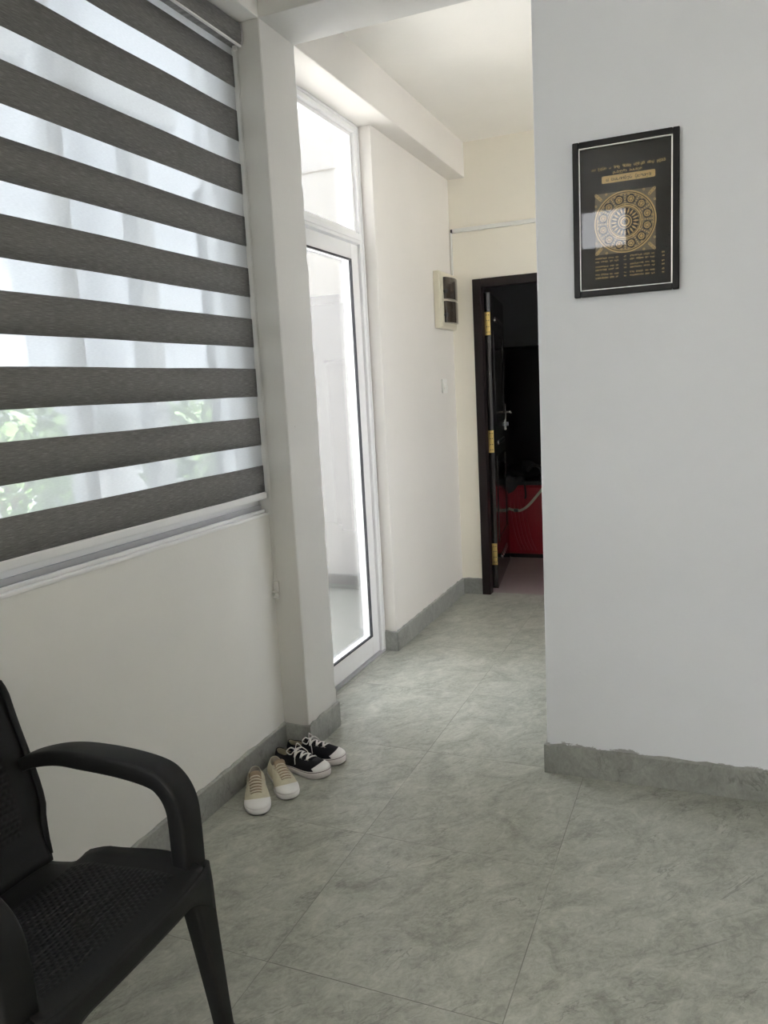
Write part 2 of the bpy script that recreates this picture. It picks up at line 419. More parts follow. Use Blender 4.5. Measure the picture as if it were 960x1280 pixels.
# skirtings: cut tile with a rough cement top edge
def skirting(name, p0, p1, nrm, label, t=0.012, h=BT, mat='skirt'):
    p0 = Vector((*p0, 0)); p1 = Vector((*p1, 0)); nv = Vector((*nrm, 0)); L = (p1-p0).length; d = (p1-p0)/L
    n = max(2, int(L/0.03)); r = random.Random(name); rings = []
    for i in range(n+1):
        p = p0+d*(L*i/n); tt = t*(0.95+0.1*r.random()); hb = h+0.007*(r.random()**3)
        rings.append([p, p+nv*t, p+nv*t+Vector((0, 0, h-0.003)), p+nv*(t-0.003)+Vector((0, 0, h)), p+nv*0.002+Vector((0, 0, hb)), p+Vector((0, 0, hb))])
    b = MB(); b.loft(rings)
    return struct(b.build(name, mat), label, 'skirting')
skirting('baseboard_left', (XL, Y0), (XL, YC), (1, 0), 'grey tile skirting along the wall under the window')
skirting('baseboard_column', (XL+0.012, YC), (XC+0.012, YC), (0, -1), 'short grey tile skirting on the camera side of the column')
skirting('baseboard_column_side', (XC, YC), (XC, YC2+0.004), (1, 0), 'grey tile skirting on the room side of the column')
skirting('baseboard_hall', (XL, HY-0.01), (XL, YE), (1, 0), 'grey tile skirting along the hall wall')
skirting('baseboard_jamb', (-1.648, HY), (XL+0.012, HY), (0, -1), 'short pale tile skirting on the wall end beside the glazed door')
skirting('baseboard_end', (XL+0.012, YE), (DX0, YE), (0, -1), 'short grey tile skirting left of the dark doorway')
skirting('baseboard_right', (XR-0.010, YR), (X1, YR), (0, -1), 'grey tile skirting below the framed print')
skirting('baseboard_passage', (XR, YR-0.012), (XR, 3.70), (-1, 0), 'grey tile skirting on the hall side of the print wall', t=0.010)

# ------------------------------------------------------------------ window behind the blind
def win_frame(b, x0, x1, y0, y1, z0, z1, w):
    b.box(x0, x1, y0, y0+w, z0, z1); b.box(x0, x1, y1-w, y1, z0, z1)
    b.box(x0, x1, y0+w, y1-w, z0, z0+w); b.box(x0, x1, y0+w, y1-w, z1-w, z1)
w1 = struct(empty('window_1', (-1.66, 1.6, WZ0)), 'sliding window with white frame seen through the blind', 'window')
o = w1.location
b = MB(o); win_frame(b, -1.72, -1.63, WY0, YC, WZ0, ZB, 0.035); b.build('window_frame', 'alu', w1, bevel=0.003)
b = MB(o); b.box(-1.60, -1.572, WY0, YC-0.004, WZ0-0.004, WZ0+0.006); b.box(-1.602, -1.590, WY0, YC-0.004, WZ0+0.006, WZ0+0.018); b.box(-1.632, -1.615, WY0, YC-0.004, WZ0+0.006, WZ0+0.055)
b.build('window_sill', 'alu', w1, bevel=0.002)
b = MB(o); b.box(-1.634, -1.598, WY0, YC-0.004, WZ0+0.004, WZ0+0.012); b.box(-1.615, -1.606, WY0, YC-0.004, WZ0+0.012, WZ0+0.034); tag(b.build('window_track', 'alu_grey', w1), 'grey sliding track')
for (y0, y1, x) in ((WY0+0.035, 1.79, -1.695), (1.71, YC-0.035, -1.66)):
    b = MB(o); win_frame(b, x-0.014, x+0.014, y0, y1, WZ0+0.035, ZB-0.035, 0.058); s = b.build('sash', 'alu', w1, bevel=0.003)
    b = MB(o); b.box(x-0.003, x+0.003, y0+0.05, y1-0.05, WZ0+0.085, ZB-0.085); tag(b.build('window_pane', 'tinted', s), 'lightly tinted glass pane')

# windows out of view, left-wall and lobby ones added for light: frames and glass
def side_window(name, x0, x1, y0, y1, z0, z1, axis, label, bars):
    e = struct(empty(name, ((x0+x1)/2, (y0+y1)/2, z0)), label, 'window'); oo = e.location
    b = MB(oo); w = 0.045
    if axis == 'y':
        b.box(x0, x1, y0, y0+w, z0, z1); b.box(x0, x1, y1-w, y1, z0, z1); b.box(x0, x1, y0+w, y1-w, z0, z0+w); b.box(x0, x1, y0+w, y1-w, z1-w, z1)
        for k in range(1, bars): yy = y0+(y1-y0)*k/bars; b.box(x0, x1, yy-0.025, yy+0.025, z0+w, z1-w)
    else:
        b.box(x0, x0+w, y0, y1, z0, z1); b.box(x1-w, x1, y0, y1, z0, z1); b.box(x0+w, x1-w, y0, y1, z0, z0+w); b.box(x0+w, x1-w, y0, y1, z1-w, z1)
        for k in range(1, bars): xx = x0+(x1-x0)*k/bars; b.box(xx-0.025, xx+0.025, y0, y1, z0+w, z1-w)
    b.build('window_frame', 'alu', e, bevel=0.003)
    return e
side_window('window_added_2', -1.70, -1.65, LW0[0], LW0[1], LW0[2], LW0[3], 'y', 'second white framed window of the left wall, added behind the camera for light', 2)
side_window('window_added_4', lx+0.03, lx+0.08, LB[0], LB[1], LB[2], LB[3], 'y', 'white framed lobby window, added unseen behind the picture wall for light', 2)
side_window('window_3', HW[0], HW[1], Y0-0.09, Y0-0.04, HW[2], HW[3], 'x', 'small high window in the rear wall', 1)

# ------------------------------------------------------------------ zebra roller blind
BY0, BY1 = 0.70, 2.553
bl = tag(empty('zebra_blind', (-1.56, 1.63, 1.0)), 'zebra roller blind of grey bands and white sheer in front of the window', 'blind')
o = bl.location
prof = [(-1.600, 2.612), (-1.545, 2.612), (-1.538, 2.616), (-1.534, 2.628), (-1.533, 2.66), (-1.536, 2.680), (-1.545, 2.688), (-1.600, 2.688)]
b = MB(o); b.prism(prof, BY0-0.01, YC-0.012, lambda p, t: (p[0], t, p[1])); hb = b.build('headbox', 'fabric', bl)
b = MB(o); b.prism([(x*1.0+(0.002 if x > -1.59 else 0), z) for x, z in prof], YC-0.012, YC-0.006, lambda p, t: (p[0], t, p[1])); tag(b.build('end_cap', M['alu_grey'], hb), 'grey plastic end cap')
b = MB(o); b.box(-1.545, -1.5365, BY0, YC-0.012, 2.606, 2.612); tag(b.build('headbox_rail', 'alu', hb), 'white underside rail')
b = MB(o); b.tube([(-1.585, BY0, 2.63), (-1.585, BY1, 2.63)], 0.016, 12); b.build('roller_tube', 'alu', bl)
def ripple(y, z): return 0.0016*sin(y*5.1+z*3.0)+0.0009*sin(y*13+1.0+z*1.7)
b = MB(o); b.grid(lambda u, v: (-1.5795+ripple(BY0+(BY1-BY0)*v, 1.03+1.6*u), BY0+(BY1-BY0)*v, 1.03+1.6*u), 12, 60)
tag(b.build('sheer_panel', 'sheer', bl, smooth=True), 'white sheer mesh cloth')
PIT, BH = 0.1803, 0.103
for k in range(9):
    z1 = 2.585-PIT*k; z0 = z1-BH
    b = MB(o)
    def fn(u, v, z0=z0, z1=z1):
        y = BY0+(BY1-BY0)*v; z = z0+(z1-z0)*u
        return (-1.5772+ripple(y, z), y, z+0.0007*sin(y*9+k))
    b.grid(fn, 3, 70); tag(b.build('blind_band', 'fabric', bl, smooth=True, solid=0.0012), 'opaque grey fabric band')
b = MB(o); b.sweep([(-1.5795, BY0, 1.028), (-1.5795, BY1, 1.028)], (0, 0, 1), 0.027, 0.013, rnd=0.7)
rail = b.build('bottom_rail', 'alu', bl, smooth=False); tag(rail, 'white bottom rail')
b = MB(o); b.sweep([(-1.5795, BY1, 1.028), (-1.5795, BY1+0.004, 1.028)], (0, 0, 1), 0.024, 0.012, rnd=0.7); tag(b.build('rail_end_cap', 'alu_grey', rail), 'grey end cap')
b = MB(o)
for dy in (0.0, 0.012):
    b.tube([(-1.556, YC-0.016+dy*0.6, 2.61), (-1.556-0.001, YC-0.017+dy*0.6, 1.6), (-1.557, YC-0.018+dy*0.6, 0.70)], 0.0013, 6)
ch = b.build('pull_cord', 'clear_plastic', bl); tag(ch, 'thin pale pull cord loop')
b = MB(o); b.sweep([(-1.560, YC-0.010, 0.69), (-1.560, YC-0.012, 0.665), (-1.560, YC-0.012, 0.62)], (1, 0, 0), [0.020, 0.024, 0.016], [0.008, 0.014, 0.010], rnd=0.8)
b.tube([(-1.5495, YC-0.024, 0.650), (-1.5705, YC-0.024, 0.650)], 0.0045, 8); b.tube([(-1.5505, YC-0.022, 0.628), (-1.5695, YC-0.022, 0.628)], 0.0040, 8)
tag(b.build('cord_tensioner', 'clear_plastic', ch), 'translucent cord holder screwed to the column')
b = MB(o); b.box(-1.566, -1.552, YC-0.025, YC-0.012, 2.596, 2.612); b.build('chain_guide', 'white_plastic', bl, bevel=0.002)

# ------------------------------------------------------------------ glazed hall door
d1 = struct(empty('door_1', (-1.68, 3.3, 0)), 'white framed glass door to the balcony with glass panel above', 'door')
o = d1.location
gy0, gy1 = YC2+0.002, HY-0.004
b = MB(o)
b.box(-1.72, -1.645, gy0, gy0+0.042, 0, ZB); b.box(-1.72, -1.645, gy1-0.042, gy1, 0, ZB); b.box(-1.72, -1.645, gy0+0.042, gy1-0.042, ZB-0.036, ZB)
b.box(-1.652, -1.640, gy1-0.014, gy1, 0, ZB); b.box(-1.652, -1.640, gy0, gy1, ZB-0.012, ZB)
fr = b.build('door_frame', 'alu', d1, bevel=0.003)
b = MB(o); b.box(-1.72, -1.642, gy0+0.042, gy1-0.042, 2.125, 2.175); b.box(-1.735, -1.638, gy0+0.042, gy1-0.042, 2.140, 2.160); b.build('transom_bar', 'alu', d1, bevel=0.003)
b = MB(o); b.box(-1.684, -1.678, gy0+0.03, gy1-0.03, 2.165, ZB-0.028); tag(b.build('top_pane', 'glass', d1), 'fixed glass panel above the door')
b = MB(o); win_frame(b, -1.692, -1.662, gy0+0.042, gy1-0.042, 2.175, ZB-0.036, 0.018); b.build('glazing_bead', 'alu', d1, bevel=0.002)
sy0, sy1 = gy0+0.046, gy1-0.046
b = MB(o); sw = 0.085
b.box(-1.705, -1.658, sy0, sy0+sw, 0.012, 2.12); b.box(-1.705, -1.658, sy1-sw, sy1, 0.012, 2.12)
b.box(-1.705, -1.658, sy0+sw, sy1-sw, 0.012, 0.115); b.box(-1.705, -1.658, sy0+sw, sy1-sw, 2.045, 2.12)
s = b.build('door_sash', 'alu', d1, bevel=0.004)
b = MB(o); win_frame(b, -1.6700, -1.6564, sy0+sw-0.001, sy1-sw+0.001, 0.1145, 2.0455, 0.007); tag(b.build('gasket', 'gasket', s), 'black glazing gasket')
b = MB(o); b.box(-1.685, -1.679, sy0+sw-0.01, sy1-sw+0.01, 0.105, 2.055); tag(b.build('door_pane', 'glass', s), 'clear glass pane of the door')
b = MB(o); b.sweep([(-1.640, sy0+0.035, 1.00), (-1.628, sy0+0.035, 1.02), (-1.626, sy0+0.035, 1.08), (-1.640, sy0+0.035, 1.12)], (0, 1, 0), 0.016, 0.012); b.box(-1.658, -1.640, sy0+0.022, sy0+0.048, 0.98, 1.14)
b.build('pull_handle', 'alu', s, bevel=0.002)
b = MB(o); b.box(-1.74, -1.640, gy0, gy1, 0.0005, 0.010); tag(b.build('threshold', 'alu_grey', d1, bevel=0.002), 'grey metal threshold strip')

# ------------------------------------------------------------------ dark doorway at the end of the hall
d2 = struct(empty('door_2', (-1.40, 5.05, 0)), 'dark varnished wooden door standing open at the end of the hall', 'door')
o = d2.location
b = MB(o)
for (x0, x1, xr) in ((DX0, -1.380, -1.416), (DX1-0.055, DX1, DX1-0.02)):
    b.box(x0, x1, YE-0.014, YE+0.055, 0, DZ); b.box(min(x0, xr), max(x0, xr) if x0 == DX0 else DX1, YE+0.055, YE+0.125, 0, DZ)
b.box(-1.380, DX1-0.055, YE-0.014, YE+0.055, DZ-0.056, DZ); b.box(-1.416, DX1-0.02, YE+0.055, YE+0.125, DZ-0.03, DZ)
b.build('door_frame', 'frame_wood', d2, bevel=0.004)
ang = math.radians(8.6)
# leaf frame: +Y along the leaf, +X = the face towards the doorway
LW, LT, LH = 0.885, 0.040, 1.985
b = MB(); b.box(-0.012, LT-0.012, 0, LW, 0, LH)
leaf = b.build('door_leaf', 'wood', d2, loc=(-1.390-o.x, 5.128-o.y, 0.010), bevel=0.003); leaf.rotation_euler = (0, 0, ang)
X = LT-0.012
b = MB()
for (z0, z1) in ((0.30, 0.90), (1.12, 1.74)):
    for (ya, yb, za, zb) in ((0.14, LW-0.14, z0, z0+0.022), (0.14, LW-0.14, z1-0.022, z1), (0.14, 0.162, z0, z1), (LW-0.162, LW-0.14, z0, z1)):
        b.box(X-0.001, X+0.005, ya, yb, za, zb)
b.build('panel_moulding', 'wood', leaf, bevel=0.002)
for zc in (1.825, 0.985, 0.170):
    b = MB()
    for k in range(6):
        y = 0.28+0.075*k
        b.loft([[(X-0.001+hh, y+rr*1.3*cos(2*pi*j/12), zc+rr*0.8*sin(2*pi*j/12)) for j in range(12)] for hh, rr in ((0, 0.026), (0.004, 0.025), (0.008, 0.020), (0.011, 0.012), (0.012, 0.003))])
    tag(b.build('stud_row', 'steel', leaf, smooth=True), 'row of bright metal studs')
b = MB(); b.box(X-0.001, X+0.008, LW-0.085, LW-0.040, 1.04, 1.24)
lk = b.build('lock_plate', 'steel', leaf, bevel=0.003); tag(lk, 'steel lock plate')
b = MB(); b.tube([(X+0.006, LW-0.062, 1.175), (X+0.055, LW-0.062, 1.175)], 0.009, 10); b.tube(crom([(X+0.052, LW-0.058, 1.175), (X+0.055, LW-0.10, 1.178), (X+0.050, LW-0.17, 1.172)], 4), [0.009]*4+[0.008]*5, 10)
tag(b.build('lever_handle', 'steel', lk, smooth=True), 'steel lever handle')
b = MB(); b.tube([(X+0.006, LW-0.062, 1.085), (X+0.022, LW-0.062, 1.085)], 0.015, 12); b.build('lock_cylinder', 'alu_grey', lk)
b = MB(); b.box(-0.008, LT-0.016, LW-0.001, LW+0.002, 0.02, LH-0.02); tag(b.build('edge_strip', 'alu_grey', leaf), 'grey strip on the closing edge')
for zc in (1.785, 1.012, 0.240):
    b = MB(); b.box(-0.013, LT-0.014, -0.0045, 0.001, zc-0.075, zc+0.075)
    h = b.build('hinge', 'brass', leaf, bevel=0.001); tag(h, 'brass hinge')
    b = MB(); b.tube([(-0.017, -0.006, zc-0.076), (-0.017, -0.006, zc+0.076)], 0.006, 10); b.build('hinge_pin', 'brass', h)
    b = MB()
    for dz in (-0.055, -0.02, 0.02, 0.055):
        for xx in (0.004, 0.017): b.tube([(xx, -0.0040, zc+dz), (xx, -0.0056, zc+dz)], 0.0036, 8)
    b.build('hinge_screw', 'gasket', h)

# ------------------------------------------------------------------ dark room beyond the doorway
b = MB(); b.box(-3.4, 1.2, 5.055, 7.75, -0.12, 0.0)
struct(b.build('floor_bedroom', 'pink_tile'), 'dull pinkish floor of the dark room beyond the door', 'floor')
b = MB(); b.box(-3.4, 1.2, 7.6, 7.75, 0, ZK); struct(b.build('wall_bedroom', 'shaded_wall'), 'far wall of the dark room, dimness put into its grey', 'wall')
b = MB(); b.box(-3.5, -3.4, 5.0, 7.75, 0, ZK); struct(b.build('wall_bedroom_left', 'shaded_wall'), 'dim left wall of the dark room', 'wall')
b = MB(); b.box(1.2, 1.3, 4.9, 7.75, 0, ZK); struct(b.build('wall_bedroom_right', 'shaded_wall'), 'dim right wall of the dark room', 'wall')
b = MB(); b.box(-3.5, XO+0.01, 5.0, 5.12, 0, ZK); b.box(0.4, 1.3, 5.0, 5.12, 0, ZK); struct(b.build('wall_bedroom_front', 'shaded_wall'), 'dim near wall of the dark room', 'wall')
b = MB(); b.box(-3.5, 1.3, 5.115, 7.75, ZK, ZK+0.15); struct(b.build('ceiling_bedroom', 'shaded_wall'), 'dim ceiling of the dark room', 'ceiling')

cab = tag(empty('wardrobe', (-1.4, 7.3, 0)), 'tall black lacquered cupboard at the back of the dark room', 'wardrobe')
o = cab.location
b = MB(o); b.box(-3.0, 0.2, 7.12, 7.58, 0.06, 1.70); b.box(-3.02, 0.22, 7.09, 7.59, 1.70, 1.725); b.build('carcass', 'cabinet', cab, bevel=0.004)
b = MB(o); b.box(-2.96, 0.16, 7.15, 7.56, 0.0, 0.06); b.build('plinth', 'black', cab)
for k in range(4):
    x0 = -2.99+0.797*k
    b = MB(o); b.box(x0+0.003, x0+0.794, 7.098, 7.119, 0.075, 1.69); dd = b.build('door', 'cabinet', cab, bevel=0.003)
    xx = x0+0.76 if k % 2 == 0 else x0+0.037
    b = MB(o); b.tube([(xx, 7.098, 0.95), (xx, 7.08, 0.95), (xx, 7.08, 1.08), (xx, 7.098, 1.08)], 0.005, 8); b.build('handle', 'cabinet', dd)

# red ribbed hard case with a black bag and other things on it
rc = tag(empty('hard_case', (-1.22, 6.32, 0)), 'red ribbed hard case standing on the floor beyond the dark door', 'case')
o = rc.location
def case_ring(z, ins=0.0, bul=0.0):
    pts = []
    x0, x1, y0, y1, r = -1.575+ins, -0.86-ins, 6.13+ins-bul, 6.52-ins, 0.05
    for cx, cy, a0 in ((x1-r, y1-r, 0), (x0+r, y1-r, 90), (x0+r, y0+r, 180), (x1-r, y0+r, 270)):
        for k in range(6):
            a = math.radians(a0+90*k/5); pts.append((cx+r*cos(a), cy+r*sin(a), z))
    return pts
b = MB(o); b.loft([case_ring(0.035, 0.012), case_ring(0.05), case_ring(0.30, 0, 0.012), case_ring(0.575), case_ring(0.595, 0.012)])
body = b.build('shell', 'red', rc, smooth=False, bevel=0.004)
for k in range(5):
    b = MB(o); x0 = -1.505+0.030*k
    pts = crom([(x0-0.012, 6.127, 0.56), (x0-0.004, 6.121, 0.42), (x0+0.012, 6.118, 0.28), (x0+0.040, 6.121, 0.15), (x0+0.075, 6.128, 0.07)], 5)
    b.sweep(pts, (1, 0, 0), 0.011, 0.014, rnd=0.8); b.build('rib', 'red', body, smooth=True)
o0 = o
b = MB(o); b.loft([case_ring(0.0, 0.03), case_ring(0.036, 0.022)]); b.build('base', 'black', rc)
b = MB(o); b.loft([case_ring(0.594, 0.004), case_ring(0.625, 0.004), case_ring(0.63, 0.012)]); tag(b.build('lid', 'black', rc, bevel=0.004), 'black lid')

bg = tag(empty('black_bag', (-1.44, 6.28, 0.63)), 'slumped black bag lying over the corner of the red case', 'bag')
o = bg.location
def bagf(u, v):
    a = 2*pi*v; ph = pi*(u-0.5)
    r = 1+0.10*sin(3*a+1)+0.08*sin(5*a+u*4)
    x = -1.44+0.125*cos(ph)*cos(a)*r; y = 6.29+0.15*cos(ph)*sin(a)*r
    z = 0.632+0.055*(sin(ph)+1)*(1+0.35*sin(2*a))
    return (x, y, z)
b = MB(o); b.grid(bagf, 14, 28, closed_v=True); b.build('bag_body', 'black', bg, smooth=True)
b = MB(o)
def flap(u, v):
    x = -1.565+0.17*v
    y = 6.22-0.105*min(1, u*2.2); z = 0.66-max(0, u-0.40)*(0.30-0.26*v)+0.01*sin(9*v)
    return (x, y-0.004*sin(6*v), z)
b.grid(flap, 14, 12); b.build('bag_flap', 'black', bg, smooth=True, solid=0.008)
b = MB(o); b.sweep(crom([(-1.40, 6.24, 0.715), (-1.395, 6.13, 0.67), (-1.385, 6.108, 0.60), (-1.378, 6.106, 0.52), (-1.385, 6.108, 0.49)], 5), (1, 0, 0), 0.014, 0.004); b.build('hanging_strap', 'black', bg)
b = MB(o); b.tube(crom([(-1.38, 6.20, 0.70), (-1.34, 6.17, 0.745), (-1.28, 6.16, 0.74), (-1.25, 6.17, 0.68), (-1.27, 6.18, 0.64)], 6), 0.012, 8); b.build('carry_handle', 'black', bg, smooth=True)
b = MB(o0); b.sweep(crom([(-1.56, 6.108, 0.425), (-1.50, 6.098, 0.405), (-1.43, 6.094, 0.395), (-1.36, 6.094, 0.435), (-1.28, 6.096, 0.525), (-1.22, 6.108, 0.600)], 6), (0, 0.0, 1), 0.020, 0.003); st = b.build('strap', 'beige_strap', rc); tag(st, 'drooping beige webbing strap')
b = MB(o0); win = (-1.475, -1.435); b.box(win[0], win[1], 6.084, 6.098, 0.385, 0.413); tag(b.build('buckle', 'steel', st, bevel=0.003), 'metal buckle')
gb = tag(empty('carton', (-1.2, 6.40, 0.63)), 'small grey carton on the red case behind the black bag', 'box')
o = gb.location
b = MB(o); b.box(-1.27, -1.02, 6.36, 6.49, 0.6302, 0.735); cb = b.build('carton_body', 'grey_card', gb, bevel=0.003)
b = MB(o); b.box(-1.273, -1.017, 6.357, 6.493, 0.715, 0.738); b.build('carton_lid', 'grey_card', gb, bevel=0.003)

# ------------------------------------------------------------------ hall electrical things
br = tag(empty('breaker_box', (XL, 4.80, 1.92)), 'ivory breaker box with two smoked covers on the hall wall', 'breaker box')
o = br.location
by0, by1, bz0, bz1 = 4.635, 4.955, 1.755, 2.095
b = MB(o); b.box(XL, XL+0.040, by0, by1, bz0, bz1); b.build('enclosure', 'box_beige', br, bevel=0.006)
b = MB(o); b.box(XL+0.040, XL+0.046, by0+0.012, by1-0.012, bz0+0.012, bz1-0.012); b.build('fascia', 'box_beige', br, bevel=0.003)
for (z0, z1) in ((1.79, 1.918), (1.932, 2.06)):
    prof = [(XL+0.045+0.034*(sin(pi*min(1, 0.25+0.75*k/10)) if k < 11 else 0)**0.7, by0+0.055+(by1-by0-0.085)*k/10) for k in range(11)]
    prof = [(XL+0.044, by0+0.055)]+[(XL+0.062+0.022*sin(pi*k/10), by0+0.055+(by1-by0-0.085)*k/10) for k in range(11)]+[(XL+0.044, by1-0.030)]
    b = MB(o); b.prism(prof, z0, z1, lambda p, t: (p[0], p[1], t)); c = b.build('smoked_cover', 'smoke', br, bevel=0.002); tag(c, 'smoked brown hinged cover')
    b = MB(o); b.tube([(XL+0.052, by0+0.058, (z0+z1)/2-0.02), (XL+0.068, by0+0.050, (z0+z1)/2-0.02)], 0.012, 10); b.build('cover_latch', 'black', c)
cd = tag(empty('conduit', (-1.55, YE, 2.37)), 'white plastic wiring duct running above the dark doorway', 'conduit')
o = cd.location
b = MB(o); b.box(-1.555, XR, YE-0.016, YE, 2.362, 2.388); b.build('duct', 'white_plastic', cd, bevel=0.003)
b = MB(o); b.box(-1.568, -1.555, YE-0.012, YE-0.001, 2.364, 2.386); tag(b.build('open_end', 'black', cd), 'dark open end')
b = MB(o); b.box(-1.572, -1.560, YE-0.014, YE, 2.085, 2.366); b.build('drop_duct', 'white_plastic', cd, bevel=0.002)
sw = tag(empty('light_switch', (XL, 4.76, 1.405)), 'small white light switch on the hall wall below the breaker box', 'switch')
o = sw.location
b = MB(o); b.box(XL, XL+0.010, 4.715, 4.803, 1.362, 1.450); pl = b.build('switch_plate', 'white_plastic', sw, bevel=0.003)
for y0 in (4.728, 4.763):
    b = MB(o); b.prism([(XL+0.009, 1.385), (XL+0.017, 1.385), (XL+0.012, 1.428), (XL+0.009, 1.428)], y0, y0+0.027, lambda p, t: (p[0], t, p[1])); b.build('rocker', 'white_plastic', sw, bevel=0.001)

# ------------------------------------------------------------------ framed print
PX0, PX1, PZ0, PZ1 = -0.423, -0.106, 1.659, 2.131
pf = tag(empty('picture_frame', ((PX0+PX1)/2, YR-0.012, PZ0)), 'black framed gold and black circular print hanging on the pale wall', 'picture')
o = pf.location
yf = YR-0.022
b = MB(o)
for (x0, x1, z0, z1) in ((PX0, PX0+0.020, PZ0, PZ1), (PX1-0.020, PX1, PZ0, PZ1), (PX0+0.020, PX1-0.020, PZ0, PZ0+0.020), (PX0+0.020, PX1-0.020, PZ1-0.020, PZ1)):
    b.box(x0, x1, yf, YR-0.001, z0, z1)
b.build('moulding', 'pframe', pf, bevel=0.003)
b = MB(o); i0 = 0.0195
a0, a1, c0, c1 = PX0+i0, PX1-i0, PZ0+i0, PZ1-i0
for (x0, x1, z0, z1) in ((a0, a0+0.0022, c0, c1), (a1-0.0040, a1, c0, c1), (a0, a1, c0, c0+0.0022), (a0, a1, c1-0.0022, c1)):
    b.box(x0, x1, yf+0.002, yf+0.012, z0, z1)
tag(b.build('slip', 'silver', pf), 'thin silver inner edge')
yp = YR-0.010
b = MB(o); b.box(a0, a1, yp, YR-0.001, c0, c1); pr = b.build('print', 'print', pf); tag(pr, 'black paper printed in gold')
b = MB(o); b.box(a0+0.001, a1-0.001, yf+0.007, yf+0.009, c0+0.001, c1-0.001); tag(b.build('glass_pane', 'picglass', pf), 'reflecting glass')
def Q(x, z): return (x, yp-0.0006, z)
def Q2(x, z): return (x, yp-0.0011, z)
def Q3(x, z): return (x, yp-0.0016, z)
cx, cz, R0 = -0.2655, 1.878, 0.0905
b = MB(o); b.add([Q(cx-R0, cz-R0*1.02), Q(cx+R0, cz-R0*1.02), Q(cx+R0, cz+R0*1.02), Q(cx-R0, cz+R0*1.02)], [(0, 1, 2, 3)])
tag(b.build('ornament_ground', 'gold_dim', pr), 'dull gold patterned square')
b = MB(o); b.disc((cx, cz), R0*1.0, Q2, 56); tag(b.build('medallion', 'print', pr), 'black disc of the ornament')
def Q25(x, z): return (x, yp-0.00125, z)
def Q27(x, z): return (x, yp-0.0014, z)
b = MB(o); b.ring((cx, cz), R0*0.60, R0*0.925, Q25, 56); tag(b.build('ornament_band', 'gold_dim', pr), 'dull gold circular band')
b = MB(o)
for k in range(12):
    a = 2*pi*(k+0.5)/12
    for j in range(6): b.disc((cx+R0*(0.755*cos(a)+0.085*cos(a+j*pi/3)), cz+R0*(0.755*sin(a)+0.085*sin(a+j*pi/3))), R0*0.078, lambda x, z, j=j: (x, yp-0.0014-0.00002*j, z), 14)
tag(b.build('roundels', 'print', pr), 'ring of black scalloped roundels')
b = MB(o)
b.ring((cx, cz), R0*0.985, R0*1.03, Q3); b.ring((cx, cz), R0*0.93, R0*0.955, Q3); b.ring((cx, cz), R0*0.505, R0*0.55, Q3); b.ring((cx, cz), R0*0.47, R0*0.485, Q3)
b.ring((cx, cz), R0*0.10, R0*0.16, Q3, 24); b.ring((cx, cz), R0*0.20, R0*0.23, Q3, 24)
rr = random.Random(5)
b.ring((cx, cz), R0*0.575, R0*0.60, Q3); 
for k in range(12):
    a = 2*pi*(k+0.5)/12; rx, rz = cx+R0*0.755*cos(a), cz+R0*0.755*sin(a)
    b.ring((rx, rz), R0*0.095, R0*0.112, Q3, 20)
    for j in range(5):
        aa = a+2*pi*j/5+rr.random()*0.3; px, pz = rx+R0*0.058*cos(aa), rz+R0*0.058*sin(aa)
        b.ring((px, pz), R0*0.022, R0*0.042, Q3, 10)
    b.disc((rx, rz), R0*0.035, Q3, 10)
    a2 = 2*pi*k/12
    for r0 in (0.58, 0.66, 0.74, 0.82, 0.89):
        b.disc((cx+R0*r0*cos(a2), cz+R0*r0*sin(a2)), R0*0.026, Q3, 8)
    for s in (-1, 1):
        b.ring((cx+R0*0.90*cos(a+s*0.13), cz+R0*0.90*sin(a+s*0.13)), R0*0.018, R0*0.034, Q3, 8)
for k in range(20):
    a = 2*pi*k/20; c_, s_ = cos(a), sin(a)
    def T(r, w): return Q3(cx+R0*r*c_-R0*w*s_, cz+R0*r*s_+R0*w*c_)
    b.add([T(0.26, 0), T(0.34, 0.030), T(0.44, 0.018), T(0.455, 0), T(0.44, -0.018), T(0.34, -0.030)], [(0, 1, 2, 3, 4, 5)])
for k in range(8):
    a = 2*pi*k/8; b.disc((cx+R0*0.06*cos(a), cz+R0*0.06*sin(a)), R0*0.014, Q3, 8)
for sx in (-1, 1):
    for sz in (-1, 1):
        for j in range(5):
            q = 0.80+0.04*j
            b.ring((cx+sx*R0*q, cz+sz*R0*q*1.02), R0*(0.03+0.008*(j % 2)), R0*(0.05+0.008*(j % 2)), Q3, 10)
        b.ring((cx+sx*R0*0.97, cz+sz*R0*0.62), R0*0.02, R0*0.04, Q3, 10); b.ring((cx+sx*R0*0.62, cz+sz*R0*0.98), R0*0.02, R0*0.04, Q3, 10)
tag(b.build('ornament', 'gold', pr), 'gold rings and rosettes')
b = MB(o); bx0, bx1, bz = -0.335, -0.176, 2.0105
pts = []
for qx, qz, a_ in ((bx1-0.004, bz+0.007, 0), (bx0+0.004, bz+0.007, 90), (bx0+0.004, bz-0.007, 180), (bx1-0.004, bz-0.007, 270)):
    for k in range(4): an = math.radians(a_+30*k); pts.append(Q(qx+0.004*cos(an), qz+0.004*sin(an)))
b.add(pts, [tuple(range(len(pts)))]); tag(b.build('title_band', 'gold', pr), 'gold title band')
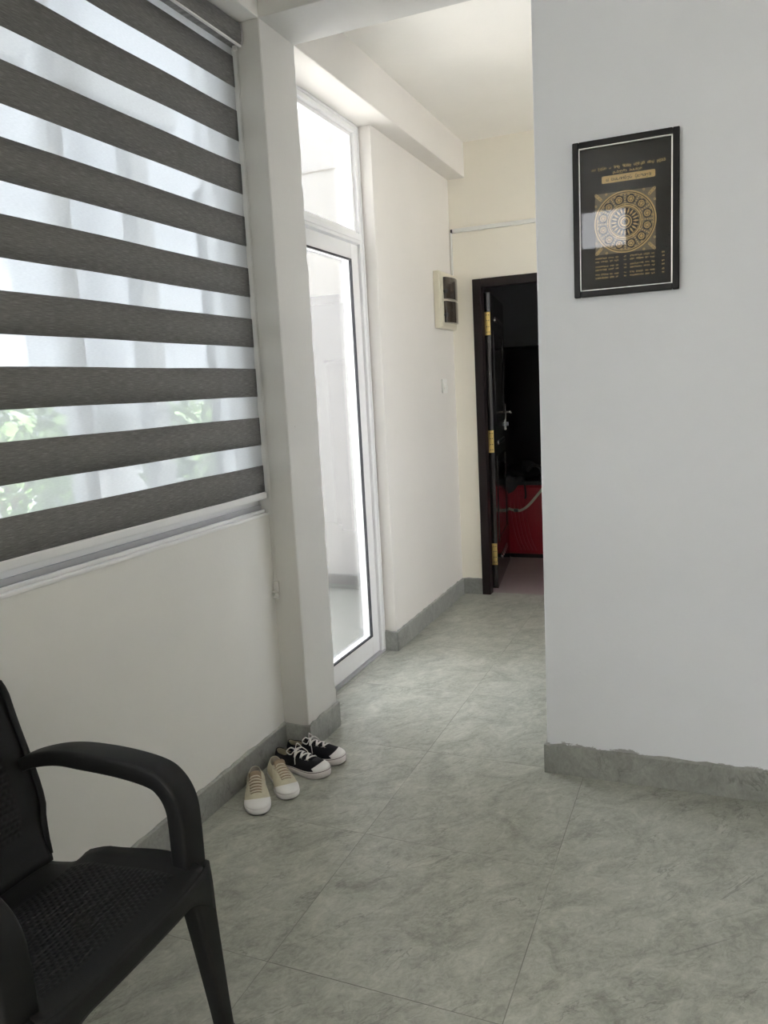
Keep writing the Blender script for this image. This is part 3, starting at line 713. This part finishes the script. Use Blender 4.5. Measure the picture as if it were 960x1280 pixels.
def script_line(b, x0, x1, z, h, words, fn, seed):
    """round looped lettering, one loop group per letter"""
    r = random.Random(seed); n = sum(words)+len(words)-1; w = (x1-x0)/n; x = x0
    for wi, k in enumerate(words):
        for j in range(k):
            c = (x+w*0.45, z+h*0.30); rad = min(w*0.46, h*0.36); st = r.random()*2*pi
            b.ring(c, rad*0.55, rad, fn, 9, st, st+pi*(1.2+0.7*r.random()))
            if r.random() < 0.5: b.ring((x+w*0.45, z+h*0.66), rad*0.40, rad*0.72, fn, 7, r.random()*3, r.random()*3+3.3)
            if r.random() < 0.35: b.ring((x+w*0.5, z-h*0.05), rad*0.35, rad*0.65, fn, 7, pi, 2*pi)
            if r.random() < 0.5: b.add([fn(x+w*0.78, z), fn(x+w*0.93, z), fn(x+w*0.93, z+h*0.72), fn(x+w*0.78, z+h*0.72)], [(0, 1, 2, 3)])
            x += w
        x += w
b = MB(o); script_line(b, -0.366, -0.146, 2.0405, 0.0115, [2, 4, 1, 3, 4, 5, 3, 4], Q, 11); script_line(b, -0.302, -0.215, 2.0265, 0.0095, [7, 6], Q, 12)
tag(b.build('heading_text', 'gold', pr), 'two gold lines of looped script')
b = MB(o); script_line(b, -0.322, -0.188, 2.0050, 0.0125, [1, 8, 6], Q2, 13); tag(b.build('title_text', 'print', pr), 'dark script on the gold band')
for ci, (xa, xb, xn) in enumerate(((-0.357, -0.286, -0.268), (-0.252, -0.172, -0.155))):
    b = MB(o)
    for k in range(6):
        z = 1.773-0.0103*k-(0.004*(k//2)); e = xb-(0.006*((k*3+ci) % 3))
        script_line(b, xa, e, z, 0.0058, [[8, 4, 2], [3, 5, 2, 3], [9, 3, 2]][k % 3], Q, 20+k+7*ci)
    tag(b.build('verse_text', 'gold', pr), 'column of small gold script')
    b = MB(o)
    for k in range(6): script_line(b, xn-0.002, xn+0.006, 1.773-0.0103*k-(0.004*(k//2)), 0.0055, [2], Q, 50+k+7*ci)
    tag(b.build('verse_numeral', 'gold', pr), 'column of tiny gold numerals')

# ------------------------------------------------------------------ plastic armchair
CY = 1.000
chr_ = tag(empty('plastic_armchair', (-1.20, CY, 0)), 'black plastic armchair with woven-look seat beside the wall under the blind', 'chair')
o = chr_.location
def seat_pt(u, v, dz=0.0):
    """u 0 front .. 1 back, v -1..1 across"""
    x = -0.970+0.008*(1-v*v)*(1-u)**2 - 0.423*u
    hw = lerpt([(0, 0.216), (0.55, 0.222), (0.80, 0.218), (1, 0.205)], u)
    z = lerpt([(0, 0.424), (0.12, 0.430), (0.6, 0.414), (0.85, 0.388), (1, 0.380)], u)
    ed = abs(v)**5
    z += ed*lerpt([(0, 0.014), (0.25, 0.026), (0.72, 0.016), (0.86, -0.012), (1, -0.006)], u)
    return (x, CY+hw*v, z+dz)
b = MB(o); b.grid(lambda a, c: seat_pt(a, 2*c-1), 30, 26); seat = b.build('seat', 'plastic', chr_, smooth=True, solid=0.007)
def weave(fn_pt, nrm, nu, nv, amp):
    def f(a, c):
        p = Vector(fn_pt(a, c)); i = a*nu; j = c*nv
        row = math.floor(i+1e-9); ph = 0.5*(row % 2)
        bx = abs(sin(pi*i)); by = abs(sin(pi*(j+ph)))
        e = min(1, min(a, 1-a, c, 1-c)*30)
        return p+nrm*(amp*(bx**0.6)*(0.35+0.65*by**0.6)*e+0.0042)
    return f
b = MB(o)
b.grid(weave(lambda a, c: seat_pt(0.10+0.68*a, (2*c-1)*0.80), Vector((0, 0, 1)), 26, 26, 0.0030), 26*5+1, 26*5+1)
tag(b.build('woven_panel', 'plastic', seat, smooth=True), 'woven rattan-look panel of the seat')
# skirt below the front edge, arched between the legs
def apron(a, c):
    v = 2*c-1; t = seat_pt(0, v*1.0)
    q = 0.62 if v > 0 else 0.42
    drop = 0.044+0.075*max(0, (abs(v)-q)/(1-q))**1.8
    return (t[0]+0.003*sin(pi*min(1, a*2.0)/2)-0.012*a, CY+v*(0.232+0.020*a), t[2]+0.0035*cos(pi*min(1, a*2.0)/2)-drop*a)
b = MB(o); b.grid(apron, 6, 40); b.build('front_skirt', 'plastic', seat, smooth=True, solid=0.008)
for s in (-1, 1):
    b = MB(o)
    b.grid(lambda a, c, s=s: (lambda t: (t[0], t[1]+s*0.004, t[2]-0.045*a))(seat_pt(0.02+0.80*c, s)), 3, 20)
    b.build('side_skirt', 'plastic', seat, smooth=True, solid=0.006)
# backrest shell with woven panel
def back_pt(u, v):
    """u 0 bottom .. 1 top"""
    x = lerpt([(0, -1.386), (0.10, -1.412), (0.2, -1.428), (1, -1.512)], u)
    z = 0.378+0.427*u
    hw = lerpt([(0, 0.208), (0.08, 0.220), (0.3, 0.236), (0.9, 0.240), (1, 0.228)], u)
    z += -0.020*(v**6)*max(0, (u-0.75)/0.25)**2 + 0.012*(1-v*v)*u
    return (x-0.016*(1-v*v)*min(1, u*3), CY+hw*v, z)
def back_rest(a, c): return back_pt(a, 2*c-1)
b = MB(o); b.grid(back_rest, 30, 24); bk = b.build('backrest', 'plastic', chr_, smooth=True, solid=0.008)
b = MB(o); b.grid(weave(lambda a, c: back_pt(0.17+0.70*a, (2*c-1)*0.76), Vector((0.97, 0, 0.2)), 24, 24, 0.0030), 24*5+1, 24*5+1)
tag(b.build('back_panel', 'plastic', bk, smooth=True), 'woven rattan-look panel of the backrest')
for s in (-1, 1):
    b = MB(o); b.sweep([back_pt(0.03+0.97*k/16, s) for k in range(17)], (0, 1, 0), [0.008]+[0.014]*16, [0.010, 0.018]+[0.024]*15, rnd=0.8)
    b.build('back_rim', 'plastic', bk, smooth=True)
for s in (-1, 1):
    ya = lambda y: CY+s*(y-CY)
    path = crom([(-1.462, ya(1.226), 0.592), (-1.415, ya(1.232), 0.612), (-1.35, ya(1.238), 0.627), (-1.28, ya(1.238), 0.633), (-1.17, ya(1.235), 0.634), (-1.080, ya(1.231), 0.626), (-1.043, ya(1.229), 0.608), (-1.021, ya(1.228), 0.572), (-1.015, ya(1.227), 0.52), (-1.013, ya(1.224), 0.40)], 6)
    n = len(path)
    b = MB(o); b.sweep(path, (0, 1, 0), [0.030+0.036*min(1, 3.0*i/n) for i in range(n)], [0.030+0.012*min(1, 2.5*i/n) for i in range(n)], rnd=0.38)
    b.build('armrest', 'plastic', chr_, smooth=True)
    def fl(t):   # front leg
        return Vector((-1.003+0.012*t, ya(1.219+0.046*t), 0.425*(1-t)))
    path = [fl(k/12) for k in range(13)]
    b = MB(o); b.sweep(path, (0, 1, 0), [0.032+0.040*(1-k/12)**1.3 for k in range(13)], [0.034+0.016*(1-k/12) for k in range(13)], rnd=0.4)
    lg = b.build('leg', 'plastic', chr_, smooth=True)
    b = MB(o); c = fl(1.0); b.loft([[(c.x+r*cos(2*pi*j/14), c.y+r*sin(2*pi*j/14), z) for j in range(14)] for z, r in ((0.0005, 0.017), (0.004, 0.022), (0.015, 0.022), (0.020, 0.017))]); b.build('foot', 'plastic', lg, smooth=True)
    def rl(t): return Vector((-1.395-0.105*t, ya(1.180+0.055*t), 0.365*(1-t)))
    path = [rl(k/10) for k in range(11)]
    b = MB(o); b.sweep(path, (0, 1, 0), [0.032+0.034*(1-k/10) for k in range(11)], [0.034+0.020*(1-k/10) for k in range(11)], rnd=0.4)
    lg = b.build('leg', 'plastic', chr_, smooth=True)
    b = MB(o); c = rl(1.0); b.loft([[(c.x+r*cos(2*pi*j/14), c.y+r*sin(2*pi*j/14), z) for j in range(14)] for z, r in ((0.0005, 0.017), (0.004, 0.021), (0.015, 0.021), (0.020, 0.016))]); b.build('foot', 'plastic', lg, smooth=True)

# ------------------------------------------------------------------ shoes
def make_shoe(style, toe, heel, side, label, group):
    hx, hy = heel; tx, ty = toe
    L = sqrt((tx-hx)**2+(ty-hy)**2); rz = math.atan2(ty-hy, tx-hx)
    dark = style == 'black'
    root = tag(empty('canvas_shoe', (hx, hy, 0), rz), label, 'shoe', group)
    def w(u):
        t = lerpt([(0, 0.128), (0.15, 0.135), (0.40, 0.132), (0.70, 0.182), (1, 0.182)], u)
        if u < 0.13: t *= sqrt(max(0, 1-((0.13-u)/0.13)**2))
        if u > 0.70: t *= sqrt(max(0, 1-((u-0.70)/0.30)**2.3))
        return L*t
    def outline(th, sc=1.0):
        u = (1+cos(th))/2; y = w(u)*(1 if sin(th) >= 0 else -1)*(0 if abs(sin(th)) < 1e-6 else 1)
        x = L*u; cen = side*0.010*max(0, (u-0.45))*L/0.25*1.0
        return (L*0.5+(x-L*0.5)*(1-(1-sc)*0.4), y*sc+cen)
    N = 64; TH = [2*pi*k/N for k in range(N)]
    def toe_lift(x): return (0.010 if dark else 0.005)*max(0, (x/L-0.72)/0.28)**1.5
    def ring(z, sc, lift=0.0, up=0.0):
        return [(x, y, z+up*toe_lift(x)+lift*max(0, (x/L-0.8)/0.2)**2) for x, y in (outline(t, sc) for t in TH)]
    sole_h = 0.027 if dark else 0.019
    b = MB(); b.loft([ring(0.0005, 0.93, 0.006), ring(0.004, 0.99, 0.004), ring(sole_h*0.6, 1.02, 0.0, 0.3), ring(sole_h, 1.0, 0, 1.0), ring(sole_h+0.001, 0.94, 0, 1.0)])
    sole = b.build('sole', 'pink_rubber' if dark else 'rubber', root, smooth=True, angle=50); tag(sole, 'white rubber sole')
    b = MB(); b.loft([ring(0.0002, 0.90, 0.006), ring(0.0042, 0.985, 0.004)]); b.build('outsole', 'dark_stripe', sole)
    if dark:
        for zz in (sole_h-0.004,):
            b = MB(); b.loft([ring(zz, 1.022, 0, 0.9), ring(zz+0.0022, 1.018, 0, 0.9)], caps=False); tag(b.build('stripe', 'dark_stripe', sole), 'thin dark stripe')
    # upper: outline pulled up to the ankle opening
    ox0, ox1 = 0.035*L, 0.38*L; ow = 0.100*L
    hz = 0.068 if dark else 0.064
    def opening(th):
        u = (1+cos(th))/2
        x = ox0+(ox1-ox0)*u; y = ow*sin(th)*(1.0-0.25*u)
        z = lerpt([(0, hz), (0.25, hz-0.008), (0.6, hz-0.010), (1, hz+0.008)], u)
        return (x, y, z)
    def P(t, th, off=0.0):
        bx, by = outline(th, 0.955); qx, qy, qz = opening(th)
        u = (1+cos(th))/2
        e = 0.55+0.30*(1-u); zz = t**e if u > 0.5 else t**(0.85)
        zb = sole_h-0.001+toe_lift(bx)
        bulge = 1+0.10*sin(pi*t)*(1-u)+off
        lt = t**(1.0+0.5*(1-u))
        return (bx+(qx-bx)*lt, (by+(qy-by)*lt)*bulge, zb+(qz-zb)*zz+off*0.02)
    canv = 'black_canvas' if dark else 'cream_canvas'
    b = MB(); b.grid(lambda a, c: P(a, 2*pi*c), 18, N, closed_v=True); up = b.build('upper', canv, root, smooth=True, solid=0.0022)
    def inner(a, c):
        th = 2*pi*c; x, y, z = opening(th)
        return (ox0+0.20*L+(x-ox0-0.20*L)*(0.97+0.10*a*(1 if x > 0.24*L else 0)), y*(0.955+0.05*a), z+0.0008-(z-sole_h)*a)
    b = MB(); b.grid(inner, 6, N, closed_v=True); tag(b.build('lining', 'lining' if dark else 'cream_lining', up, smooth=True), 'pale cloth lining')
    b = MB(); b.add([(lambda q: (q[0], q[1]*1.0, sole_h+0.002))(opening(t)) for t in TH], [tuple(range(N))]); b.build('insole', 'lining' if dark else 'cream_lining', root)
    b = MB(); b.tube([opening(t) for t in TH]+[opening(0)], 0.0018, 6, caps=False); b.build('collar_binding', 'black_canvas' if dark else 'cream_canvas', up, smooth=True)
    # toe cap
    t1, a1 = (0.20, 0.85) if dark else (0.23, 1.05)
    def cap(a, c):
        th = (2*c-1)*a1; t = t1*a*(1-0.55*(2*c-1)**2)
        x, y, z = P(t, th); n = Vector((x-0.72*L, y, max(z-0.012, 0.004))).normalized()
        return Vector((x, y, z))+n*0.0016
    b = MB(); b.grid(cap, 12, 22); tag(b.build('toe_cap', 'rubber', up, smooth=True, solid=0.0018), 'white rubber toe cap')
    if dark:
        b = MB()
        b.tube([Vector(cap(1.0, k/20))+Vector((0, 0, 0.0006)) for k in range(21)], 0.0012, 5); b.build('toe_trim', 'dark_stripe', up)
    # sampled surface for the laces
    samp = [P(i/60, 2*pi*k/240) for i in range(61) for k in list(range(0, 61))+list(range(180, 240))]
    def surf(x, y):
        best = min(samp, key=lambda p: (p[0]-x)**2+(p[1]-y)**2); return best[2]
    xs = [0.42, 0.475, 0.53, 0.585, 0.64, 0.695] if dark else [0.42, 0.485, 0.55, 0.615, 0.675, 0.73]
    cen = lambda x: side*0.010*max(0, (x-0.45))*L/0.25*0.4
    # tongue between the two eyestay edges
    b = MB()
    def tongue(a, c):
        x = L*(0.74-0.385*a); y = (2*c-1)*L*((0.050 if dark else 0.074)+0.012*a)+cen(x/L)
        z = surf(min(x, 0.74*L), y*0.7)+0.0022+(0.010*max(0, (a-0.85)/0.15))
        return (x-0.004*max(0, (a-0.85)/0.15), y, z-0.002*abs(2*c-1)**3)
    b.grid(tongue, 16, 9); b.build('tongue', canv if dark else 'shadow_tongue', up, smooth=True, solid=0.0016)
    lace = 'white_lace' if dark else 'cream_lace'
    lw = 0.0080 if dark else 0.0095
    ey = []
    for i, xf in enumerate(xs):
        x = xf*L; yw = L*(0.098-0.015*(xf-0.45)/0.25); c0 = cen(xf)
        pts = []
        for k in range(9):
            f = k/8*2-1
            sk = 0.010*f if dark else 0.0
            px, py = x+sk*(1 if i % 2 else -1)*0.7, c0+f*yw
            pts.append((px, py, max(surf(px, py), surf(px, py*0.9))+0.0050-0.0022*abs(f)**3))
        b = MB(); b.sweep(pts, (1, 0, 0), lw, 0.0022, rnd=0.8); b.build('lace', lace, up, smooth=True)
        for f in (-1, 1):
            px, py = x, c0+f*yw*1.05; z = surf(px, py)
            ey.append((px, py, z))
    for (px, py, z) in ey:
        b = MB(); b.ring((px, py), 0.0016, 0.0034, lambda X, Y, z=z: (X, Y, z+0.0036), 10); b.build('eyelet', 'steel' if dark else 'cream_lace', up)
    if dark:
        bx, bz = 0.39*L, hz+0.014
        for s in (-1, 1):
            loop = crom([(bx, 0.002*s, bz), (bx-0.006, 0.018*s, bz+0.012), (bx-0.012, 0.036*s, bz+0.004), (bx+0.004, 0.034*s, bz-0.006), (bx+0.006, 0.014*s, bz-0.001), (bx+0.001, 0.0, bz)], 5)
            b = MB(); b.sweep(loop, (0.2, 0, 1), 0.005, 0.0018, rnd=0.8); b.build('lace_bow', lace, up, smooth=True)
            b = MB(); b.tube(crom([(bx+0.002, 0.002*s, bz), (bx+0.014, 0.020*s, bz+0.002), (bx+0.026, 0.038*s, bz-0.018), (bx+0.030, 0.043*s, bz-0.036)], 5), 0.0017, 6); b.build('lace_end', lace, up, smooth=True)
    return root
SG = 'canvas shoes lined up by the column'
make_shoe('cream', (-1.408, 2.072), (-1.545, 2.283), 1, 'cream canvas shoe with tan laces, nearest the chair at the row end', SG)
make_shoe('cream', (-1.345, 2.205), (-1.520, 2.370), -1, 'cream canvas shoe with tan laces, touching the black shoe', SG)
make_shoe('black', (-1.298, 2.388), (-1.540, 2.424), 1, 'black canvas shoe with white laces, between cream shoe and other black shoe', SG)
make_shoe('black', (-1.290, 2.520), (-1.532, 2.494), -1, 'black canvas shoe with white laces, next to the column', SG)

# ------------------------------------------------------------------ balcony and beyond
BX = -3.60
b = MB(); b.box(BX-0.12, XO, -3.0, 4.985, -0.20, -0.004)
struct(b.build('floor_balcony', 'balc_tile'), 'pale tiled balcony floor outside the glazed door', 'floor')
b = MB(); b.box(-3.05, XO, 4.97, 5.09, 0, 3.9); b.box(-3.05, XO, 4.958, 4.97, 2.87, 3.18)
struct(b.build('wall_balcony', 'outwall', bevel=0.004), 'bright white end wall of the balcony seen through the glazed door', 'wall')
skirting('baseboard_balcony', (-3.05, 4.97), (XO, 4.97), (0, -1), 'pale grey tile skirting at the balcony end wall', h=0.10, mat='balc_skirt')
b = MB(); b.box(BX-0.12, BX, -3.0, 5.0, 0, 0.72); b.box(BX-0.15, BX+0.03, -3.0, 5.03, 0.72, 0.77); b.box(BX, -3.06, 4.88, 5.0, 0, 0.72); b.box(BX+0.03, -3.06, 4.85, 5.03, 0.72, 0.77)
struct(b.build('wall_parapet', 'outwall', bevel=0.004), 'low white balcony parapet outside the window', 'parapet')
for i, y in enumerate((0.45, 4.45)):
    b = MB(); b.box(BX-0.11, BX+0.02, y, y+0.17, 0.77, 3.30)
    struct(b.build('trim_%d' % (3+i), 'outwall', bevel=0.004), ('white balcony post further from the end wall', 'white balcony post near the end wall')[i], 'post')
b = MB(); b.box(BX-0.14, BX+0.04, -3.0, 4.94, 3.30, 3.52)
struct(b.build('trim_5', 'outwall', bevel=0.004), 'white beam on top of the balcony posts', 'beam')
b = MB(); b.box(-60, 60, -60, 60, -3.3, -3.2)
struct(b.build('ground', 'soil'), 'grey yard far below the balcony', 'ground')
def tree(x, y, z, h, r, seed, label):
    t = tag(empty('leafy_tree', (x, y, z)), label, 'tree', 'trees beyond the balcony'); rr = random.Random(seed)
    b = MB(); b.tube([(0, 0, 0), (0.1, 0.05, h*0.3), (0.0, 0.1, h*0.6), (0.05, 0, h*0.8)], [0.22, 0.17, 0.12, 0.05], 10)
    for k in range(5):
        a = k*1.3; b.tube([(0.05, 0.05, h*0.45), (0.5*r*cos(a), 0.5*r*sin(a), h*0.7)], [0.08, 0.03], 6)
    b.build('trunk', 'bark', t, smooth=True)
    b = MB()
    for k in range(1800):
        while True:
            p = Vector((rr.uniform(-1, 1), rr.uniform(-1, 1), rr.uniform(-1, 1)))
            if 0.45 < p.length < 1: break
        c = Vector((p.x*r, p.y*r, h*0.70+p.z*h*0.36)); a = Vector((rr.gauss(0, 1), rr.gauss(0, 1), rr.gauss(0, 1))).normalized(); q = a.orthogonal().normalized(); s = 0.10+0.10*rr.random()
        b.add([c-a*s, c+q*s*0.5, c+a*s, c-q*s*0.5], [(0, 1, 2, 3)])
    tag(b.build('foliage', 'leaf', t), None)
tree(-11.8, 16.8, -3.2, 4.6, 1.9, 1, 'pale green tree outside, seen low through the right end of the blind')
tree(-16.0, 14.0, -3.2, 4.6, 2.2, 2, 'pale green tree outside, seen low through the left part of the blind')

# ------------------------------------------------------------------ light: an overcast bright sky
W = bpy.data.worlds.new('sky'); S.world = W; W.use_nodes = True
nt = W.node_tree
for n in list(nt.nodes): nt.nodes.remove(n)
out = nt.nodes.new('ShaderNodeOutputWorld')
tc = nd(nt, 'ShaderNodeTexCoord')
sp = nd(nt, 'ShaderNodeSeparateXYZ', {'Vector': tc.outputs['Generated']})
el = mth(nt, 'MULTIPLY', mth(nt, 'ADD', sp.outputs['Z'], 1.0), 0.5)
c = ramp(nt, el, [(0.49, (0.58, 0.58, 0.55)), (0.51, (0.985, 0.985, 1.0)), (0.75, (0.95, 0.965, 1.0)), (1.0, (0.87, 0.925, 1.0))])
bg = nd(nt, 'ShaderNodeBackground', {'Color': c, 'Strength': 6.3})
nt.links.new(bg.outputs[0], out.inputs[0])

sl = bpy.data.lights.new('sun', 'SUN'); sl.energy = 92.0; sl.angle = math.radians(1.5); sl.color = (1.0, 0.96, 0.90)
sun = bpy.data.objects.new('sun', sl); COL.objects.link(sun)
el_, sd = math.radians(73.7), Vector((1.0, 0.10, 0)).normalized()
sun.rotation_euler = Vector((sd.x*cos(el_), sd.y*cos(el_), sin(el_))).to_track_quat('Z', 'Y').to_euler()

# ------------------------------------------------------------------ camera
cd_ = bpy.data.cameras.new('camera'); cam = bpy.data.objects.new('camera', cd_); COL.objects.link(cam)
cd_.sensor_fit = 'HORIZONTAL'; cd_.sensor_width = 36.0; cd_.lens = 979.14/960*36.0; cd_.clip_start = 0.02
r = Vector((0.92153164, 0.38468223, -0.05290573)); u = Vector((-0.01076964, 0.16151652, 0.98681124)); f = Vector((-0.3881539, 0.90880801, -0.15298547))
mw = Matrix((r, u, -f)).transposed().to_4x4(); mw.translation = Vector((0, 0, 1.3976))
cam.matrix_world = mw
S.camera = cam
S.view_settings.view_transform = 'Standard'; S.view_settings.look = 'None'
S.view_settings.exposure = 0.95; S.view_settings.gamma = 1.0; S.view_settings.use_curve_mapping = False
S.cycles.max_bounces = 12; S.cycles.diffuse_bounces = 8; S.cycles.transparent_max_bounces = 16
S.cycles.use_denoising = True
